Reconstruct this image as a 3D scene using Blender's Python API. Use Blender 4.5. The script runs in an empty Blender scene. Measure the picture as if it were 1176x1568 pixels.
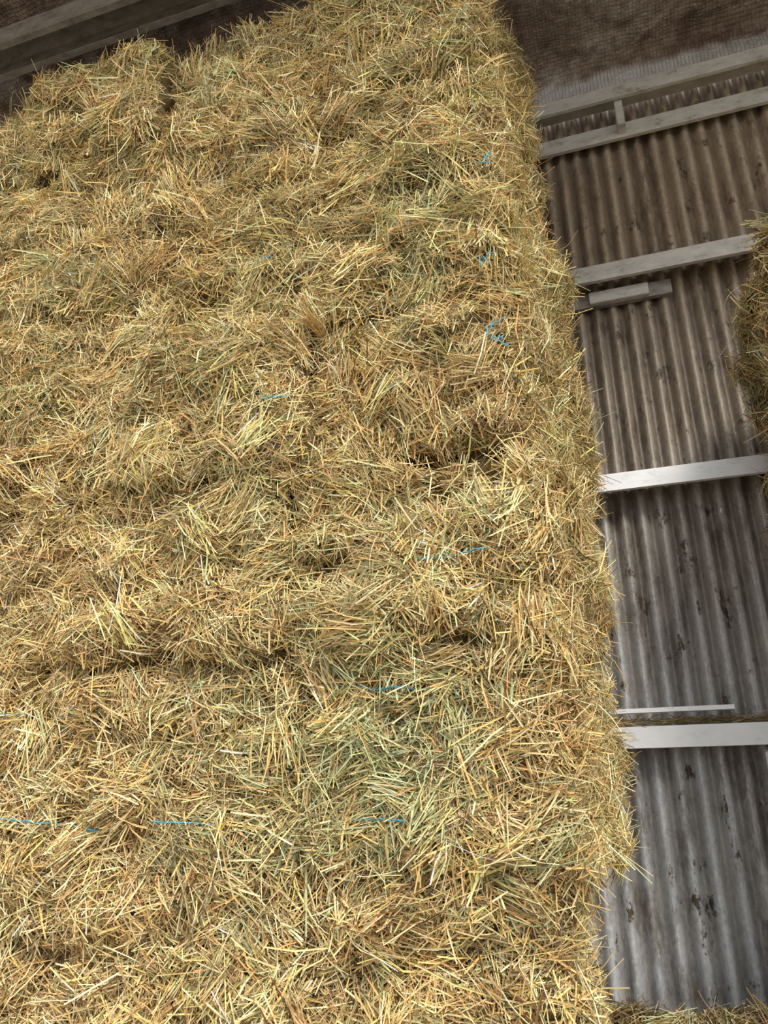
import bpy, math
import numpy as np
from mathutils import Matrix, Vector
rng=np.random.default_rng(7)
scene=bpy.context.scene
try:
    scene.view_settings.view_transform='Standard'
    scene.view_settings.look='None'
except Exception: pass

FLOOR=-0.25
# ------------------------------------------------------------ noise
def _h(ix,iy,iz,seed):
    h=(ix.astype(np.int64)*374761393+iy.astype(np.int64)*668265263+iz.astype(np.int64)*2147483647+seed*974711)&0xffffffff
    h=((h^(h>>13))*1274126177)&0xffffffff
    h=((h^(h>>16))*2246822519)&0xffffffff
    h=h^(h>>15)
    return (h&0xffff)/32767.5-1.0
def vn(p,scale,seed=0):
    q=p/scale
    i=np.floor(q).astype(np.int64); f=q-i; f=f*f*(3-2*f)
    x,y,z=i[:,0],i[:,1],i[:,2]; fx,fy,fz=f[:,0],f[:,1],f[:,2]
    def L(a,b,t): return a+(b-a)*t
    c00=L(_h(x,y,z,seed),_h(x+1,y,z,seed),fx); c10=L(_h(x,y+1,z,seed),_h(x+1,y+1,z,seed),fx)
    c01=L(_h(x,y,z+1,seed),_h(x+1,y,z+1,seed),fx); c11=L(_h(x,y+1,z+1,seed),_h(x+1,y+1,z+1,seed),fx)
    return L(L(c00,c10,fy),L(c01,c11,fy),fz)

# dents on the front of the stack: x,z,rx,rz,amp
DENTS=[(-.44,3.06,.10,.08,-.20),(-.50,3.26,.16,.07,.09),(-.85,4.70,.38,.055,-.14),(-.9,4.83,.35,.07,.10),
 (-1.2,2.66,.16,.06,-.19),(-1.22,2.78,.18,.06,.08),(-1.44,4.25,.05,.5,-.14),(-2.38,1.09,.09,.10,-.20),
 (-1.32,1.9,.04,.6,-.10),(-2.2,4.2,.3,.05,-.11),(-1.7,4.98,.28,.05,-.14),(-1.75,5.1,.28,.06,.12),(-2.4,5.35,.3,.05,-.10),
 (-.55,4.0,.14,.06,-.12),(-1.8,2.3,.5,.05,-.07),(-2.2,3.55,.1,.08,-.13),(-2.6,2.85,.2,.05,-.10),(-.6,2.3,.2,.05,-.08),
 (-1.6,3.55,.25,.05,-.09),(-1.1,3.95,.25,.05,-.11),(-.9,5.6,.4,.05,-.09)]
ANI=np.array([.62,1.,1.6])
def disp(p,n):
    q=p*ANI+.06*np.stack([vn(p,.15,71),vn(p,.15,72),vn(p,.15,73)],1)
    a=.075*vn(p,.47,1)+.066*vn(q,.21,2)+.036*vn(q,.105,3)+.014*vn(p,.045,4)
    a-=.10*np.maximum(0,1-np.abs(vn(q,.34,5))*2.6)**2*np.clip(.5+1.2*vn(p,.5,6),0,1)
    a-=.04*np.maximum(0,1-np.abs(vn(q,.16,7))*2.2)**2
    fr=np.clip(-n[:,1],0,1); sd=np.clip(n[:,0],0,1)
    a=a*(1-.25*sd)
    for (x,z,rx,rz,am) in DENTS:
        a=a+fr*am*np.exp(-((p[:,0]-x)/rx)**2-((p[:,2]-z)/rz)**2)
    return a+.025
RAD=.10
def surf0(C,H,FL,face,s,t):
    N=len(s); P=np.zeros((N,3)); hx,hy,hz=H[:,0],H[:,1],H[:,2]
    for k,(a,b,c) in enumerate([(s*hx,-hy,t*hz),(hx,s*hy,t*hz),(s*hx,t*hy,hz),(-hx,-s*hy,t*hz),(-s*hx,hy,t*hz),(s*hx,-t*hy,-hz)]):
        m=face==k
        P[m,0]=np.broadcast_to(a,N)[m];P[m,1]=np.broadcast_to(b,N)[m];P[m,2]=np.broadcast_to(c,N)[m]
    inner=np.clip(P,-(H-RAD),H-RAD); d=P-inner
    n=d/np.maximum(np.linalg.norm(d,axis=1,keepdims=True),1e-6)
    loc=inner+RAD*n
    w=(loc[:,0]/hx+1)/2
    loc[:,0]+=FL*np.clip((loc[:,1]+hy)/(2*hy),0,1)*w
    pos=C+loc
    return pos,n
def surf(C,H,FL,face,s,t):
    pos,n=surf0(C,H,FL,face,s,t)
    return pos+n*disp(pos,n)[:,None], n
def frame(C,H,FL,face,s,t):
    P,n=surf(C,H,FL,face,s,t); e=.02
    sz=np.where((face==1)|(face==3),H[:,1],H[:,0]); tz=np.where(face==2,H[:,1],H[:,2])
    Pa,_=surf(C,H,FL,face,s+e/sz,t); Pb,_=surf(C,H,FL,face,s,t+e/tz)
    A=Pa-P; B=Pb-P
    N=np.cross(A,B); N/=np.maximum(np.linalg.norm(N,axis=1,keepdims=True),1e-9)
    sg=np.sign(np.sum(N*n,axis=1)); sg[sg==0]=1; N*=sg[:,None]
    N=N*.65+n*.35; N/=np.linalg.norm(N,axis=1,keepdims=True)
    A=A-N*np.sum(A*N,axis=1)[:,None]; A/=np.maximum(np.linalg.norm(A,axis=1,keepdims=True),1e-9)
    B=np.cross(N,A); B*=np.where(B[:,2:3]+B[:,1:2]*.3<0,-1,1)
    return P,N,A,B

# ------------------------------------------------------------ mesh helpers
def raw_mesh(name,V,F,col=None,mat=None,smooth=False,parent=None):
    me=bpy.data.meshes.new(name); V=np.asarray(V,dtype=np.float32); F=np.asarray(F,dtype=np.int32)
    k=F.shape[1]
    me.vertices.add(len(V)); me.vertices.foreach_set('co',V.ravel())
    me.loops.add(F.size); me.loops.foreach_set('vertex_index',F.ravel())
    me.polygons.add(len(F)); me.polygons.foreach_set('loop_start',np.arange(len(F),dtype=np.int32)*k)
    me.polygons.foreach_set('loop_total',np.full(len(F),k,dtype=np.int32))
    me.polygons.foreach_set('use_smooth',np.full(len(F),smooth,dtype=bool))
    me.update(calc_edges=True)
    if col is not None:
        a=me.attributes.new('col','FLOAT_COLOR','POINT')
        c=np.ones((len(V),4),dtype=np.float32); c[:,:3]=col; a.data.foreach_set('color',c.ravel())
    if mat: me.materials.append(mat)
    o=bpy.data.objects.new(name,me); scene.collection.objects.link(o)
    if parent: o.parent=parent
    return o
def empty(name,loc=(0,0,0)):
    e=bpy.data.objects.new(name,None); scene.collection.objects.link(e); e.location=(0,0,0); e.empty_display_size=.2
    return e
def extrude_x(name,prof,x0,x1,mat,parent=None,nseg=1):
    n=len(prof); V=[];F=[]
    for i in range(nseg+1):
        x=x0+(x1-x0)*i/nseg
        for (y,z) in prof: V.append((x,y,z))
    for i in range(nseg):
        for j in range(n):
            a=i*n+j;b=i*n+(j+1)%n
            F.append((a,b,b+n,a+n))
    me=bpy.data.meshes.new(name); me.from_pydata(V,[],F+[tuple(range(n))[::-1],tuple(range(nseg*n,nseg*n+n))]); me.update()
    me.materials.append(mat); o=bpy.data.objects.new(name,me); scene.collection.objects.link(o)
    if parent:o.parent=parent
    return o
def box(name,a,b,mat,parent=None,bev=.004):
    import bmesh
    bm=bmesh.new(); bmesh.ops.create_cube(bm,size=1)
    for v in bm.verts:
        v.co=Vector([(a[i]+b[i])/2+v.co[i]*(b[i]-a[i]) for i in range(3)])
    bmesh.ops.bevel(bm,geom=bm.edges[:],offset=bev,segments=2,affect='EDGES')
    me=bpy.data.meshes.new(name); bm.to_mesh(me); bm.free(); me.materials.append(mat)
    o=bpy.data.objects.new(name,me); scene.collection.objects.link(o)
    if parent:o.parent=parent
    return o
def tube(name,pts,r,mat,parent=None):
    cu=bpy.data.curves.new(name,'CURVE'); cu.dimensions='3D'; cu.bevel_depth=r; cu.bevel_resolution=2
    sp=cu.splines.new('POLY'); sp.points.add(len(pts)-1)
    for i,p in enumerate(pts): sp.points[i].co=(*p,1)
    o=bpy.data.objects.new(name,cu); cu.materials.append(mat); scene.collection.objects.link(o)
    if parent:o.parent=parent
    return o

# ------------------------------------------------------------ materials
def newmat(name):
    m=bpy.data.materials.new(name); m.use_nodes=True; nt=m.node_tree
    return m,nt,nt.nodes['Principled BSDF']
def N(nt,t,**kw):
    n=nt.nodes.new(t)
    for k,v in kw.items(): setattr(n,k,v)
    return n
def ramp(nt,stops,fac):
    r=N(nt,'ShaderNodeValToRGB'); cr=r.color_ramp
    while len(cr.elements)<len(stops): cr.elements.new(.5)
    for e,(p,c) in zip(cr.elements,stops): e.position=p; e.color=(*c,1)
    nt.links.new(fac,r.inputs['Fac']); return r.outputs['Color']
def noise(nt,scale,detail=6,mapsc=(1,1,1),rough=.6):
    tc=N(nt,'ShaderNodeTexCoord'); mp=N(nt,'ShaderNodeMapping'); mp.inputs['Scale'].default_value=mapsc
    nt.links.new(tc.outputs['Object'],mp.inputs['Vector'])
    n=N(nt,'ShaderNodeTexNoise'); n.inputs['Scale'].default_value=scale; n.inputs['Detail'].default_value=detail; n.inputs['Roughness'].default_value=rough
    nt.links.new(mp.outputs['Vector'],n.inputs['Vector']); return n.outputs['Fac']
def mix(nt,fac,a,b,mode='MIX'):
    m=N(nt,'ShaderNodeMix',data_type='RGBA',blend_type=mode)
    for inp,v in ((m.inputs[0],fac),(m.inputs[6],a),(m.inputs[7],b)):
        if isinstance(v,(int,float)): inp.default_value=v
        elif isinstance(v,tuple): inp.default_value=(*v,1)
        else: nt.links.new(v,inp)
    return m.outputs[2]
def bump(nt,h,strength,dist,bs):
    b=N(nt,'ShaderNodeBump'); b.inputs['Strength'].default_value=strength; b.inputs['Distance'].default_value=dist
    nt.links.new(h,b.inputs['Height']); nt.links.new(b.outputs['Normal'],bs.inputs['Normal'])

mStraw,nt,bs=newmat('straw')
at=N(nt,'ShaderNodeAttribute'); at.attribute_name='col'
nt.links.new(at.outputs['Color'],bs.inputs['Base Color']); bs.inputs['Roughness'].default_value=.45
bs.inputs['Specular IOR Level'].default_value=.4

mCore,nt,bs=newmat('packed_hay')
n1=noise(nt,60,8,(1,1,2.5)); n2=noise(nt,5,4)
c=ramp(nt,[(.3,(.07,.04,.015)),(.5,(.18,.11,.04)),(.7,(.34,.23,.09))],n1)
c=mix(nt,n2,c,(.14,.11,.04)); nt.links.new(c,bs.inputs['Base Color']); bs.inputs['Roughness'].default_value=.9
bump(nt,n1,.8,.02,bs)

mWall,nt,bs=newmat('corrugated_iron')
tc=N(nt,'ShaderNodeTexCoord'); sx=N(nt,'ShaderNodeSeparateXYZ'); nt.links.new(tc.outputs['Object'],sx.inputs[0])
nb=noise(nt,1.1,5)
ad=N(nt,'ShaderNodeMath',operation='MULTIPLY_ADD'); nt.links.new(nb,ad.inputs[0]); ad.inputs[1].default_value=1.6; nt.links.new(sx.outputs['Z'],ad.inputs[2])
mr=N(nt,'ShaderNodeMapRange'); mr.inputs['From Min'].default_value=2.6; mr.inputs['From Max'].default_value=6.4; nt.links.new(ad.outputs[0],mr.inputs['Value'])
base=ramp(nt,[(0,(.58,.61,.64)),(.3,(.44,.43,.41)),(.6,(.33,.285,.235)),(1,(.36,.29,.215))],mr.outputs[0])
st=noise(nt,3.0,9,(1.5,1,.45),.78)
stc=ramp(nt,[(.38,(.42,.36,.30)),(.5,(.9,.87,.84)),(.66,(1.15,1.12,1.08))],st)
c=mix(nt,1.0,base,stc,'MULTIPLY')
sp=noise(nt,4.0,9,(1.6,1,.9),.75)
spf=ramp(nt,[(.575,(0,0,0)),(.62,(1,1,1))],sp)
c=mix(nt,spf,c,(.10,.07,.045))
sp2=noise(nt,9.0,9,(3,1,.5),.8)
spf2=ramp(nt,[(.62,(0,0,0)),(.67,(.8,.8,.8))],sp2)
c=mix(nt,spf2,c,(.72,.70,.66))
gr=noise(nt,45,6,(1,1,.6),.8); gc=ramp(nt,[(.3,(.65,.65,.65)),(.7,(1.25,1.25,1.25))],gr)
c=mix(nt,1.0,c,gc,'MULTIPLY')
# colour goes darker towards the valleys of the profile (depth of the sheet, y)
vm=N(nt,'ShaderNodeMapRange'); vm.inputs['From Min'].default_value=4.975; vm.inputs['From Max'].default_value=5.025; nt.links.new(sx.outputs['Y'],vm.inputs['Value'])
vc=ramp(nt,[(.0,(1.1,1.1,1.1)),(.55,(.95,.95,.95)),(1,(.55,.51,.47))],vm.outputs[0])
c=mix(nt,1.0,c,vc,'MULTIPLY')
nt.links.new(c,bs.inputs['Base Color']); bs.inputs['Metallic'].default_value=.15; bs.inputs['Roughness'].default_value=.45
bump(nt,gr,.2,.01,bs)

def galv(name,c0,c1,c2,sc=6,met=.2,ro=.45):
    m,nt,bs=newmat(name)
    a=noise(nt,sc,9,(1,2,2),.75); c=ramp(nt,[(.32,c0),(.44,c1),(.65,c2)],a)
    nt.links.new(c,bs.inputs['Base Color']); bs.inputs['Metallic'].default_value=met; bs.inputs['Roughness'].default_value=ro
    b=noise(nt,40,3); bump(nt,b,.12,.005,bs); return m
mGal=galv('galvanised_steel',(.55,.52,.47),(.86,.87,.88),(.93,.93,.93),4,.1,.35)
mGalD=galv('shaded_dusty_galvanised_steel',(.20,.14,.09),(.44,.41,.36),(.60,.56,.49),5,.2,.4)  # upper members: brown dirt tint, plus their weaker light painted in as darker steel
mGalB=galv('dark_purlin_steel',(.10,.08,.06),(.20,.17,.14),(.33,.29,.25))

mFoil,nt,bs=newmat('foil_insulation')
a=noise(nt,1.6,7,(1,1,1),.65); b=noise(nt,14,6,(1,1,1),.7)
c=ramp(nt,[(.34,(.15,.10,.07)),(.48,(.28,.21,.16)),(.60,(.40,.34,.28)),(.72,(.75,.72,.68))],a)
c2=ramp(nt,[(.35,(.6,.55,.5)),(.65,(1.2,1.2,1.2))],b); c=mix(nt,1.0,c,c2,'MULTIPLY')
tc=N(nt,'ShaderNodeTexCoord'); sz=N(nt,'ShaderNodeSeparateXYZ'); nt.links.new(tc.outputs['Object'],sz.inputs[0])
zm=N(nt,'ShaderNodeMapRange'); zm.inputs['From Min'].default_value=7.50; zm.inputs['From Max'].default_value=7.38; nt.links.new(sz.outputs['Z'],zm.inputs['Value'])
zn=N(nt,'ShaderNodeMath',operation='MULTIPLY'); nt.links.new(zm.outputs[0],zn.inputs[0]); nt.links.new(a,zn.inputs[1])
zf=ramp(nt,[(.25,(0,0,0)),(.55,(1,1,1))],zn.outputs[0])
c=mix(nt,zf,c,(.62,.60,.57))
nt.links.new(c,bs.inputs['Base Color']); bs.inputs['Metallic'].default_value=.45; bs.inputs['Roughness'].default_value=.32
# reinforcing scrim grid of the foil
w1=N(nt,'ShaderNodeTexWave',bands_direction='X'); w1.inputs['Scale'].default_value=11
w2=N(nt,'ShaderNodeTexWave',bands_direction='Y'); w2.inputs['Scale'].default_value=11
for w_ in (w1,w2): nt.links.new(tc.outputs['Object'],w_.inputs['Vector'])
mx=N(nt,'ShaderNodeMath',operation='MAXIMUM'); nt.links.new(w1.outputs['Fac'],mx.inputs[0]); nt.links.new(w2.outputs['Fac'],mx.inputs[1])
pw=N(nt,'ShaderNodeMath',operation='POWER'); nt.links.new(mx.outputs[0],pw.inputs[0]); pw.inputs[1].default_value=12
am=N(nt,'ShaderNodeMath',operation='MULTIPLY_ADD'); nt.links.new(pw.outputs[0],am.inputs[0]); am.inputs[1].default_value=.18; nt.links.new(b,am.inputs[2])
bump(nt,am.outputs[0],1.0,.04,bs)

mFloor,nt,bs=newmat('dusty_concrete')
a=noise(nt,2,8); c=ramp(nt,[(.3,(.22,.19,.14)),(.6,(.38,.34,.27)),(.8,(.46,.40,.28))],a)
nt.links.new(c,bs.inputs['Base Color']); bs.inputs['Roughness'].default_value=.9; bump(nt,a,.4,.02,bs)
def plain(name,col,r=.5):
    m,nt,bs=newmat(name); a=noise(nt,30,3); c=ramp(nt,[(.3,tuple(x*.75 for x in col)),(.7,col)],a)
    nt.links.new(c,bs.inputs['Base Color']); bs.inputs['Roughness'].default_value=r; return m
mTwine=plain('blue_twine',(.06,.42,.66)); mRed=plain('red_webbing',(.65,.02,.02)); mWhite=plain('white_paint',(.75,.75,.75))

# ------------------------------------------------------------ hay
PAL=np.array([[.68,.465,.18],[.82,.67,.375],[.43,.385,.16],[.42,.45,.25],[.63,.37,.16],[.17,.095,.035],[.58,.45,.23]])
def straw_colors(P,extra=None,green=0.0,brown=0.0):
    n=len(P)
    g=.05+.6*vn(P,.42,21)+.4*vn(P,.18,22)+green-.5*np.clip((-1.5-P[:,0])*1.2,0,1)*np.clip((3.6-P[:,2])*.8,0,1)
    g+=3.2*np.exp(-(((P[:,0]+.95)/.34)**2+((P[:,2]-1.93)/.42)**2)**1.5)+.7*np.exp(-((P[:,0]+.9)/.5)**2-((P[:,2]-4.9)/.7)**2)
    o=.5*vn(P,.5,31)+.3*vn(P,.2,32)+brown
    if extra is not None: g=g+extra[:,0]; o=o+extra[:,1]
    w=np.stack([np.full(n,1.1),np.full(n,.85),np.clip(.38+.9*g,.06,2),np.clip(.08+1.2*g,.02,5),np.clip(.2+.6*o,.03,2),np.clip(.28+.35*o,.1,2),np.full(n,.6)],1)
    w/=w.sum(1,keepdims=True); cw=np.cumsum(w,1); r=rng.random(n)
    idx=(r[:,None]>cw).sum(1).clip(0,6)
    c=PAL[idx]*np.exp(rng.normal(0,.25,(n,1)))*np.exp(rng.normal(0,.025,(n,3)))
    return np.clip(c,.01,.9)
def ribbons(P,D,S,U,L,W,bend,cols,rings=3,vee=True):
    """P centre, D dir, S width dir, U bend dir"""
    n=len(P); k=3 if vee else 2; V=np.zeros((n,rings,k,3))
    for i in range(rings):
        f=i/(rings-1)-.5
        c=P+D*(f*L)[:,None]+U*((.25-f*f)*bend*L)[:,None]
        w=(W*(1-.25*abs(f)*2))[:,None]*.5
        V[:,i,0]=c-S*w; V[:,i,-1]=c+S*w
        if vee: V[:,i,1]=c+np.cross(S,D)*w*.75
    V=V.reshape(-1,3); m=rings*k; base=(np.arange(n)*m)[:,None]
    q=[]
    for i in range(rings-1):
        for j in range(k-1):
            a=i*k+j; q.append([a,a+1,a+1+k,a+k])
    F=(base[:,:,None]+np.array(q)[None]).reshape(-1,4)
    return V,F,np.repeat(cols,m,axis=0)
def orient(P,N_,A,B,th,ph,L,W,bs_,cols,off,vee=True,bendamt=.25,rings=3):
    n=len(P)
    D=(A*np.cos(th)[:,None]+B*np.sin(th)[:,None])*np.cos(ph)[:,None]+N_*np.sin(ph)[:,None]
    T=np.cross(N_,D); T/=np.maximum(np.linalg.norm(T,axis=1,keepdims=True),1e-6)
    Q=np.cross(D,T); ro=rng.normal(0,.6,n)
    S=T*np.cos(ro)[:,None]+Q*np.sin(ro)[:,None]
    ba=rng.normal(0,bendamt,n); br=rng.random(n)*6.28
    U=T*np.cos(br)[:,None]+Q*np.sin(br)[:,None]
    C=P+N_*(off+np.abs(np.sin(ph))*L*.33)[:,None]
    return ribbons(C,D,S,U,L,W,ba,cols,vee=vee,rings=rings)
class Stack:
    def __init__(s): s.C=[];s.H=[];s.FL=[];s.key=[]
    def add(s,x0,x1,y0,y1,z0,z1,fl=0.,key=None):
        s.C.append(((x0+x1)/2,(y0+y1)/2,(z0+z1)/2)); s.H.append(((x1-x0)/2,(y1-y0)/2,(z1-z0)/2)); s.FL.append(fl); s.key.append(key)
    def arr(s): return np.array(s.C),np.array(s.H),np.array(s.FL)
def core_mesh(st,name,parent,n=42):
    C,H,FL=st.arr(); g=np.linspace(-1,1,n+1); S,T=np.meshgrid(g,g,indexing='ij'); S=S.ravel();T=T.ravel(); VV=[];FF=[];o=0
    i,j=np.meshgrid(np.arange(n),np.arange(n),indexing='ij'); a=(i*(n+1)+j).ravel(); q=np.stack([a,a+n+1,a+n+2,a+1],1)
    for b in range(len(C)):
        for f in range(6):
            m=len(S); p,nn=surf(np.tile(C[b],(m,1)),np.tile(H[b],(m,1)),np.full(m,FL[b]),np.full(m,f),S,T)
            p=p-nn*.012
            VV.append(p);FF.append(q+o);o+=m
    return raw_mesh(name,np.concatenate(VV),np.concatenate(FF),mat=mCore,smooth=True,parent=parent)
def cover(st,sel,name,parent,dens=1.0,green=0.,brown=0.,dark=1.0):
    """sel: list of (bale index, face, density multiplier)"""
    C,H,FL=st.arr(); out=[]
    area=[];
    for (b,f,m) in sel:
        hx,hy,hz=H[b]; A=4*{0:hx*hz,1:hy*hz,2:hx*hy,3:hy*hz}[f]; area.append(A*m)
    area=np.array(area)*dens; sb=np.array([x[0] for x in sel]); sf=np.array([x[1] for x in sel])
    def draw(per):
        n=rng.poisson(area*per); k=np.repeat(np.arange(len(sel)),n); m=len(k)
        return sb[k],sf[k],rng.uniform(-1,1,m),rng.uniform(-1,1,m)
    # layer 1: fine chaff
    b,f,s,t=draw(7500); P,Nn,A,B=frame(C[b],H[b],FL[b],f,s,t); n=len(P)
    L=rng.lognormal(math.log(.042),.45,n); W=rng.uniform(.002,.0045,n)
    out.append(orient(P,Nn,A,B,rng.random(n)*6.28,rng.normal(0,.4,n),L,W,0,straw_colors(P,green=green,brown=brown+.2)*.74,rng.uniform(0,.010,n),vee=False))
    # layer 2: stems
    b,f,s,t=draw(3400); P,Nn,A,B=frame(C[b],H[b],FL[b],f,s,t); n=len(P)
    th=vn(P,.16,41)*3.2+vn(P,.4,42)*2+rng.normal(0,.8,n); ph=rng.normal(0,.3,n); k=rng.random(n)<.08; ph[k]=rng.uniform(.4,1.2,k.sum())
    L=np.clip(rng.lognormal(math.log(.085),.48,n),.025,.26); W=rng.uniform(.0028,.0080,n)
    out.append(orient(P,Nn,A,B,th,ph,L,W,0,straw_colors(P,green=green,brown=brown),rng.uniform(.0,.028,n)))
    # layer 3: locks, small and large
    for per_m2,lo,hi,spread,ml,raise_ in ((150,8,26,.024,.095,.035),(42,25,85,.042,.15,.075)):
        b,f,s,t=draw(per_m2); nc=len(b); per=rng.integers(lo,hi,nc); k=np.repeat(np.arange(nc),per); m=len(k)
        b=b[k];f=f[k]; ds=rng.normal(0,spread,m);dt=rng.normal(0,spread,m)
        sz=np.where((f==1)|(f==3),H[b][:,1],H[b][:,0]); tz=np.where(f==2,H[b][:,1],H[b][:,2])
        s=np.clip(s[k]+ds/sz,-1,1); t=np.clip(t[k]+dt/tz,-1,1)
        P,Nn,A,B=frame(C[b],H[b],FL[b],f,s,t)
        th=(rng.random(nc)*6.28)[k]+rng.normal(0,.22,m)+(rng.normal(0,6,nc))[k]*ds
        ex=np.stack([rng.normal(0,.75,nc)[k],rng.normal(0,.4,nc)[k]],1)
        bri=np.exp(rng.normal(.0,.2,nc))[k][:,None]
        L=np.clip(rng.lognormal(math.log(ml),.35,m),.03,.32); W=rng.uniform(.0028,.0082,m)
        out.append(orient(P,Nn,A,B,th,rng.normal(.04,.15,m)+(rng.normal(0,.2,nc))[k],L,W,0,np.clip(straw_colors(P,ex,green=green,brown=brown)*bri,0,.85),rng.uniform(.006,.012,m)+(rng.uniform(0,raise_,nc))[k]*rng.random(m)))
    # layer 4: long curved wisps
    b,f,s,t=draw(330); P,Nn,A,B=frame(C[b],H[b],FL[b],f,s,t); n=len(P)
    out.append(orient(P,Nn,A,B,rng.random(n)*6.28,rng.normal(.05,.2,n),rng.uniform(.14,.32,n),rng.uniform(.0016,.0036,n),0,straw_colors(P,green=green+.1,brown=brown),rng.uniform(.01,.045,n),vee=False,bendamt=.7,rings=7))
    V=[];F=[];K=[];o=0
    for v,fc,c in out: V.append(v);F.append(fc+o);K.append(c*dark);o+=len(v)
    return raw_mesh(name,np.concatenate(V),np.concatenate(F),np.concatenate(K),mStraw,parent=parent)

# main stack ---------------------------------------------------
stack=Stack()
zb=[FLOOR,.62,1.5,2.33,3.17,4.0,4.83,5.67,6.5]
front=[-.30,-.31,-.29,-.30,-.35,-.39,-.39,-.43]
back =[-.42,-.47,-.17,-.15,-.14,-.17,-.26,-.30]
top_extra=[.12,.05,-.02,-.10,-.14]
cols=[0,-1.0,-2.0,-3.0,-4.0,-5.0]
sel=[]
for r in range(8):
    jx=rng.normal(0,.05)
    for ci in range(5):
        x1=front[r]+cols[ci]+(jx if ci else 0); x0=front[r]+cols[ci+1]+jx
        dy=rng.normal(0,.055); z0,z1=zb[r],zb[r+1]
        if r==7: z1+=top_extra[ci]
        fl=(back[r]-front[r]) if ci==0 else 0
        stack.add(x0-.008,x1+.008 if ci else x1,3.0+dy,4.1+dy*.5,z0-.006,z1+.006,fl)
        i=len(stack.C)-1
        vis=1.0 if (r>=1 and ci<4) else .3
        if ci==3 and r<4: vis=.3
        sel.append((i,0,vis))
        if ci==0: sel.append((i,1,1.0 if r>=1 else .3))
        if r==7: sel.append((i,2,.45))
hs=empty('hay_bale_stack')
core_mesh(stack,'packed_hay_core',hs)
cover(stack,sel,'straw_stems',hs)

# stray straws sticking out along corner & top
C,H,FL=stack.arr()
def fringe(n,face,idx,s,t,bright=1.0):
    f=np.full(n,face); P,Nn,A,B=frame(C[idx],H[idx],FL[idx],f,s,t)
    return P,Nn,A,B
right=np.array([r*5 for r in range(1,8)]); topb=np.array([35+i for i in range(5)])
def clustered(n,k,spread):
    c=rng.integers(0,k,n); return c,rng.normal(0,spread,n)
# tufts (clusters) on the right face plus loose singles
nt_=150; per=rng.integers(8,26,nt_); k=np.repeat(np.arange(nt_),per); n=len(k)
ib=rng.choice(right,nt_)[k]; ss=rng.uniform(-1,1,nt_)[k]+rng.normal(0,.05,n); tt=rng.uniform(-1,1,nt_)[k]+rng.normal(0,.05,n)
P,Nn,A,B=fringe(n,1,ib,np.clip(ss,-1,1),np.clip(tt,-1,1))
v1=orient(P,Nn,A,B,rng.uniform(0,6.28,nt_)[k]+rng.normal(0,.4,n),rng.uniform(.2,.9,nt_)[k]+rng.normal(0,.2,n),np.clip(rng.lognormal(math.log(.13),.3,n),.05,.3),rng.uniform(.0025,.0065,n),0,straw_colors(P),np.zeros(n),bendamt=.4,rings=5)
n=1500
idx=rng.choice(right,n); P1=fringe(n,1,idx,rng.uniform(-1,1,n),rng.uniform(-1,1,n))
n2=2000
idx=rng.choice(topb,n2); P2=fringe(n2,2,idx,rng.uniform(-1,1,n2),rng.uniform(-1,-.4,n2))
P,Nn,A,B=[np.concatenate([a,b]) for a,b in zip(P1,P2)]; n=len(P)
v2=orient(P,Nn,A,B,rng.random(n)*6.28,rng.uniform(.2,1.3,n),np.clip(rng.lognormal(math.log(.12),.4,n),.04,.32),rng.uniform(.002,.0055,n),0,straw_colors(P),np.zeros(n),bendamt=.5,rings=5)
raw_mesh('loose_fringe_straws',np.concatenate([v1[0],v2[0]]),np.concatenate([v1[1],v2[1]+len(v1[0])]),np.concatenate([v1[2],v2[2]]),mStraw,parent=hs)

# twine: pieces of baling twine lying on the front
def twine(x0,x1,z0,z1,k,off=.05):
    n=max(4,int(abs(x1-x0)/.02)); xs=np.linspace(x0,x1,n); zs=np.linspace(z0,z1,n)+rng.normal(0,.002,n)
    pts=[]
    for x,z in zip(xs,zs):
        best=None
        for b in range(len(C)):
            if abs(z-C[b][2])<=H[b][2] and abs(x-C[b][0])<=H[b][0]:
                p,_=surf(C[b:b+1],H[b:b+1],FL[b:b+1],np.zeros(1,int),np.array([(x-C[b][0])/H[b][0]]),np.array([(z-C[b][2])/H[b][2]]))
                if best is None or p[0][1]<best: best=p[0][1]
        if best is not None: pts.append((x,best-off+rng.normal(0,.002),z))
    ys=np.array([p[1] for p in pts]); ys=np.minimum(ys,np.convolve(np.pad(ys,3,'edge'),np.ones(7)/7,'valid'))
    tube('twine_%d'%k,[(p[0],y,p[2]) for p,y in zip(pts,ys)],.0034,mTwine,hs)
for k,a in enumerate([(-2.14,-1.82,2.99,3.01),(-1.19,-.74,2.165,2.12),(-1.14,-.85,1.655,1.65),(-2.75,-2.17,1.668,1.62),(-1.90,-1.65,1.65,1.64),
    (-1.1,-.95,2.64,2.65),(-.80,-.5,2.66,2.65),(-2.84,-2.45,2.12,2.10),(-1.7,-1.55,4.42,4.40),(-1.5,-1.35,3.45,3.47)]): twine(*a,k)
# frayed tails near the corner
for k,(x,z) in enumerate([(-.40,4.72),(-.43,4.12),(-.42,3.72),(-.40,3.66)]):
    for j in range(3):
        p=np.array([x-.03+.02*j,2.88,z]); pts=[tuple(p)]; dr=np.array([rng.uniform(.002,.012),-.001,rng.uniform(-.014,.004)])
        for i in range(6):
            p=p+rng.normal(0,.006,3)*np.array([1,.4,1])+dr; pts.append(tuple(p))
        tube('frayed_twine_%d_%d'%(k,j),pts,.0024,mTwine,hs)

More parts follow.
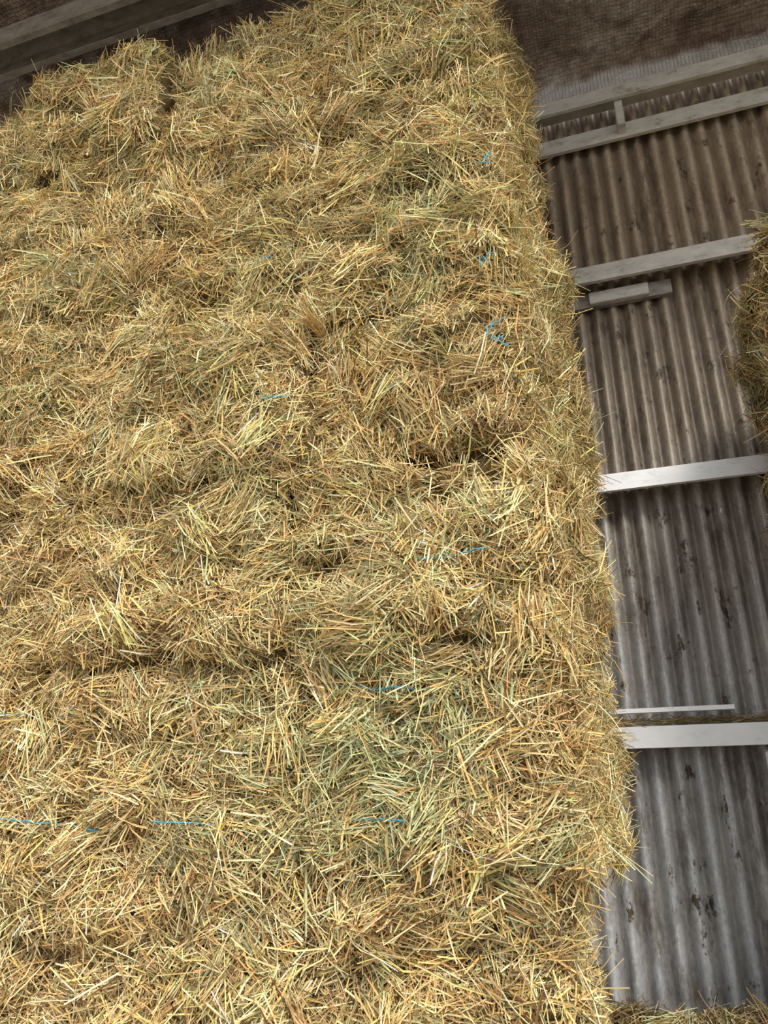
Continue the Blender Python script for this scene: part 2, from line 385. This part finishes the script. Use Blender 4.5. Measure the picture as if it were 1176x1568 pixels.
# right stack ---------------------------------------------------
st2=Stack(); sel2=[]
for r in range(5):
    z0=FLOOR+r*.94; z1=z0+.94
    st2.add(.935+rng.normal(0,.01),2.0,3.45,4.55,z0-.02,z1+.02)
    sel2.append((r,0,1.0 if r>=3 else .2)); sel2.append((r,3,1.0 if r>=3 else .2))
sel2.append((4,2,.3))
hs2=empty('hay_bale_stack.001')
core_mesh(st2,'packed_hay_core_b',hs2,24); cover(st2,sel2,'straw_stems_b',hs2,.8,brown=.8,dark=.75)
# low heap of loose hay by the wall
st3=Stack(); st3.add(-.30,.58,4.33,4.60,FLOOR,.80); hb=empty('loose_hay_heap')
core_mesh(st3,'packed_hay_core_c',hb,24); cover(st3,[(0,0,.8),(0,2,.8),(0,3,.5)],'straw_stems_c',hb,1,brown=.9,dark=.55)

tube('red_strap_loop',[(.83,3.34,3.50),(.775,3.32,3.42),(.745,3.32,3.30),(.715,3.32,3.18),(.715,3.33,3.06),(.79,3.34,2.98)],.02,mRed,hs2)

# ------------------------------------------------------------ shed
WY=5.0; pitch=.12
xs=np.arange(-8,6,pitch/12); prof=np.cos(xs/pitch*2*math.pi)
w=WY+.025*np.sign(prof)*np.abs(prof)**.8
zz=[FLOOR,1.0,2.2,3.8,5.5,7.2,7.6]
V=np.zeros((len(zz),len(xs),3))
for i,z in enumerate(zz): V[i,:,0]=xs;V[i,:,1]=w;V[i,:,2]=z
i,j=np.meshgrid(np.arange(len(zz)-1),np.arange(len(xs)-1),indexing='ij'); a=(i*len(xs)+j).ravel()
wall=raw_mesh('wall_back',V.reshape(-1,3),np.stack([a,a+1,a+1+len(xs),a+len(xs)],1),mat=mWall,smooth=True)
so=wall.modifiers.new('s','SOLIDIFY'); so.thickness=.003

fr=empty('steel_wall_frame')
def girt(name,z,mat,h=.12,d=.15,y1=4.970,x0=-8,x1=5.9):
    y0=y1-d; t=.008; zt=z+h/2; zl=z-h/2
    prof=[(y0,zl),(y0+.03,zl),(y0+.03,zl+.006),(y0+t,zl+.006),(y0+t,zt-t),(y1,zt-t),(y1,zt),(y0,zt)]
    return extrude_x(name,prof,x0,x1,mat,fr)
girt('girt_1',2.12,mGal)
girt('girt_2',3.74,mGal)
girt('girt_3',5.42,mGalD,h=.14,d=.17)
girt('eave_beam',7.12,mGalD,h=.13,d=.22)
girt('girt_4',6.84,mGalD,h=.15,d=.08)
# lap/backing channel below girts, splice plates
extrude_x('backing_channel_3',[(4.93,5.22),(4.970,5.22),(4.970,5.34),(4.93,5.34)],-8,.60,mGalB,fr)
for k,(x,z) in enumerate([(.02,5.28),(-3,5.28)]):
    box('cleat_%d'%k,(x,4.90,z-.05),(x+.42,4.935,z+.05),mGalD,fr)
box('cleat_eave',(.40,4.79,6.80),(.46,4.90,7.06),mGalD,fr)
extrude_x('steel_rail',[(4.80,2.255),(4.84,2.255),(4.84,2.28),(4.80,2.28)],-1.5,.52,mGal,fr)
box('steel_post',(.63,4.76,FLOOR),(.74,4.82,2.02),mWhite,fr,bev=.006)

# hay debris on the girt
n=600; P=np.stack([rng.uniform(-.6,.75,n),rng.uniform(4.83,4.95,n),np.full(n,2.19)+rng.uniform(0,.035,n)],1)
Nn=np.tile([0,0,1.],(n,1));A=np.tile([1.,0,0],(n,1));B=np.tile([0,1.,0],(n,1))
v,fc,c=orient(P,Nn,A,B,rng.normal(0,.6,n),rng.normal(0,.2,n),rng.uniform(.04,.14,n),rng.uniform(.003,.006,n),0,straw_colors(P,brown=.8)*.6,np.zeros(n))
raw_mesh('straw_debris',v,fc,c,mStraw,parent=fr)

# ceiling: sagging foil insulation, draped over the eave beam
ny=130; YE=1.3
nx=400; X=np.linspace(-8,5.9,nx)
rows=[(4.87,7.17),(4.86,7.25),(4.84,7.33),(4.83,7.41),(4.80,7.48)]+[(y,7.52+.15*(4.8-y)) for y in np.linspace(4.72,YE,ny)]
V=np.zeros((len(rows),nx,3))
for i,(y,z) in enumerate(rows): V[i,:,0]=X;V[i,:,1]=y;V[i,:,2]=z
V=V.reshape(-1,3); d=.04*vn(V,.5,51)+.032*vn(V,.17,52)+.016*vn(V,.07,53)
V2=V.copy(); V2[:,1]-=np.abs(d)*1.5*(V[:,1]>4.6); V2[:,2]+=d
i,j=np.meshgrid(np.arange(len(rows)-1),np.arange(nx-1),indexing='ij'); a=(i*nx+j).ravel()
raw_mesh('ceiling',V2,np.stack([a,a+1,a+1+nx,a+nx],1),mat=mFoil,smooth=True)
for y in (3.22,1.6):
    z=7.52+.15*(4.8-y)-.30; t=.01; y0=y-.14;y1=y+.14;zt=z+.2
    extrude_x('roof_purlin',[(y0,z),(y0+.05,z),(y0+.05,z+t),(y0+t,z+t),(y0+t,zt-t),(y1-t,zt-t),(y1-t,z+t),(y1-.05,z+t),(y1-.05,z),(y1,z),(y1,zt),(y0,zt)],-8,5.9,mGalB)

me=bpy.data.meshes.new('floor'); s=25
me.from_pydata([(-s,-s,FLOOR),(s,-s,FLOOR),(s,s,FLOOR),(-s,s,FLOOR)],[],[(0,1,2,3)]); me.materials.append(mFloor)
fo=bpy.data.objects.new('floor',me); scene.collection.objects.link(fo)

# ------------------------------------------------------------ light
wd=bpy.data.worlds.new('World'); scene.world=wd; wd.use_nodes=True
bg=wd.node_tree.nodes['Background']; bg.inputs['Color'].default_value=(.95,.97,1,1); bg.inputs['Strength'].default_value=1.3
sn=bpy.data.lights.new('soft_sun','SUN'); sn.energy=3.7; sn.angle=math.radians(18); sn.color=(1,.95,.87)
so=bpy.data.objects.new('soft_sun',sn); scene.collection.objects.link(so)
dirv=Vector((-.60,1,-1.0)); so.rotation_euler=dirv.to_track_quat('-Z','Y').to_euler()

# ------------------------------------------------------------ camera
a=math.radians(17.9); p=math.radians(22.8)
F=Vector((-math.sin(a)*math.cos(p),math.cos(a)*math.cos(p),math.sin(p))); R=Vector((math.cos(a),math.sin(a),0)); U=R.cross(F)
cam=bpy.data.cameras.new('camera'); co=bpy.data.objects.new('camera',cam); scene.collection.objects.link(co)
M=Matrix(((R.x,U.x,-F.x,0),(R.y,U.y,-F.y,0),(R.z,U.z,-F.z,1.6),(0,0,0,1))); co.matrix_world=M
cam.sensor_fit='VERTICAL'; cam.sensor_height=36; cam.lens=36*1447/1927; cam.clip_start=.05
scene.camera=co
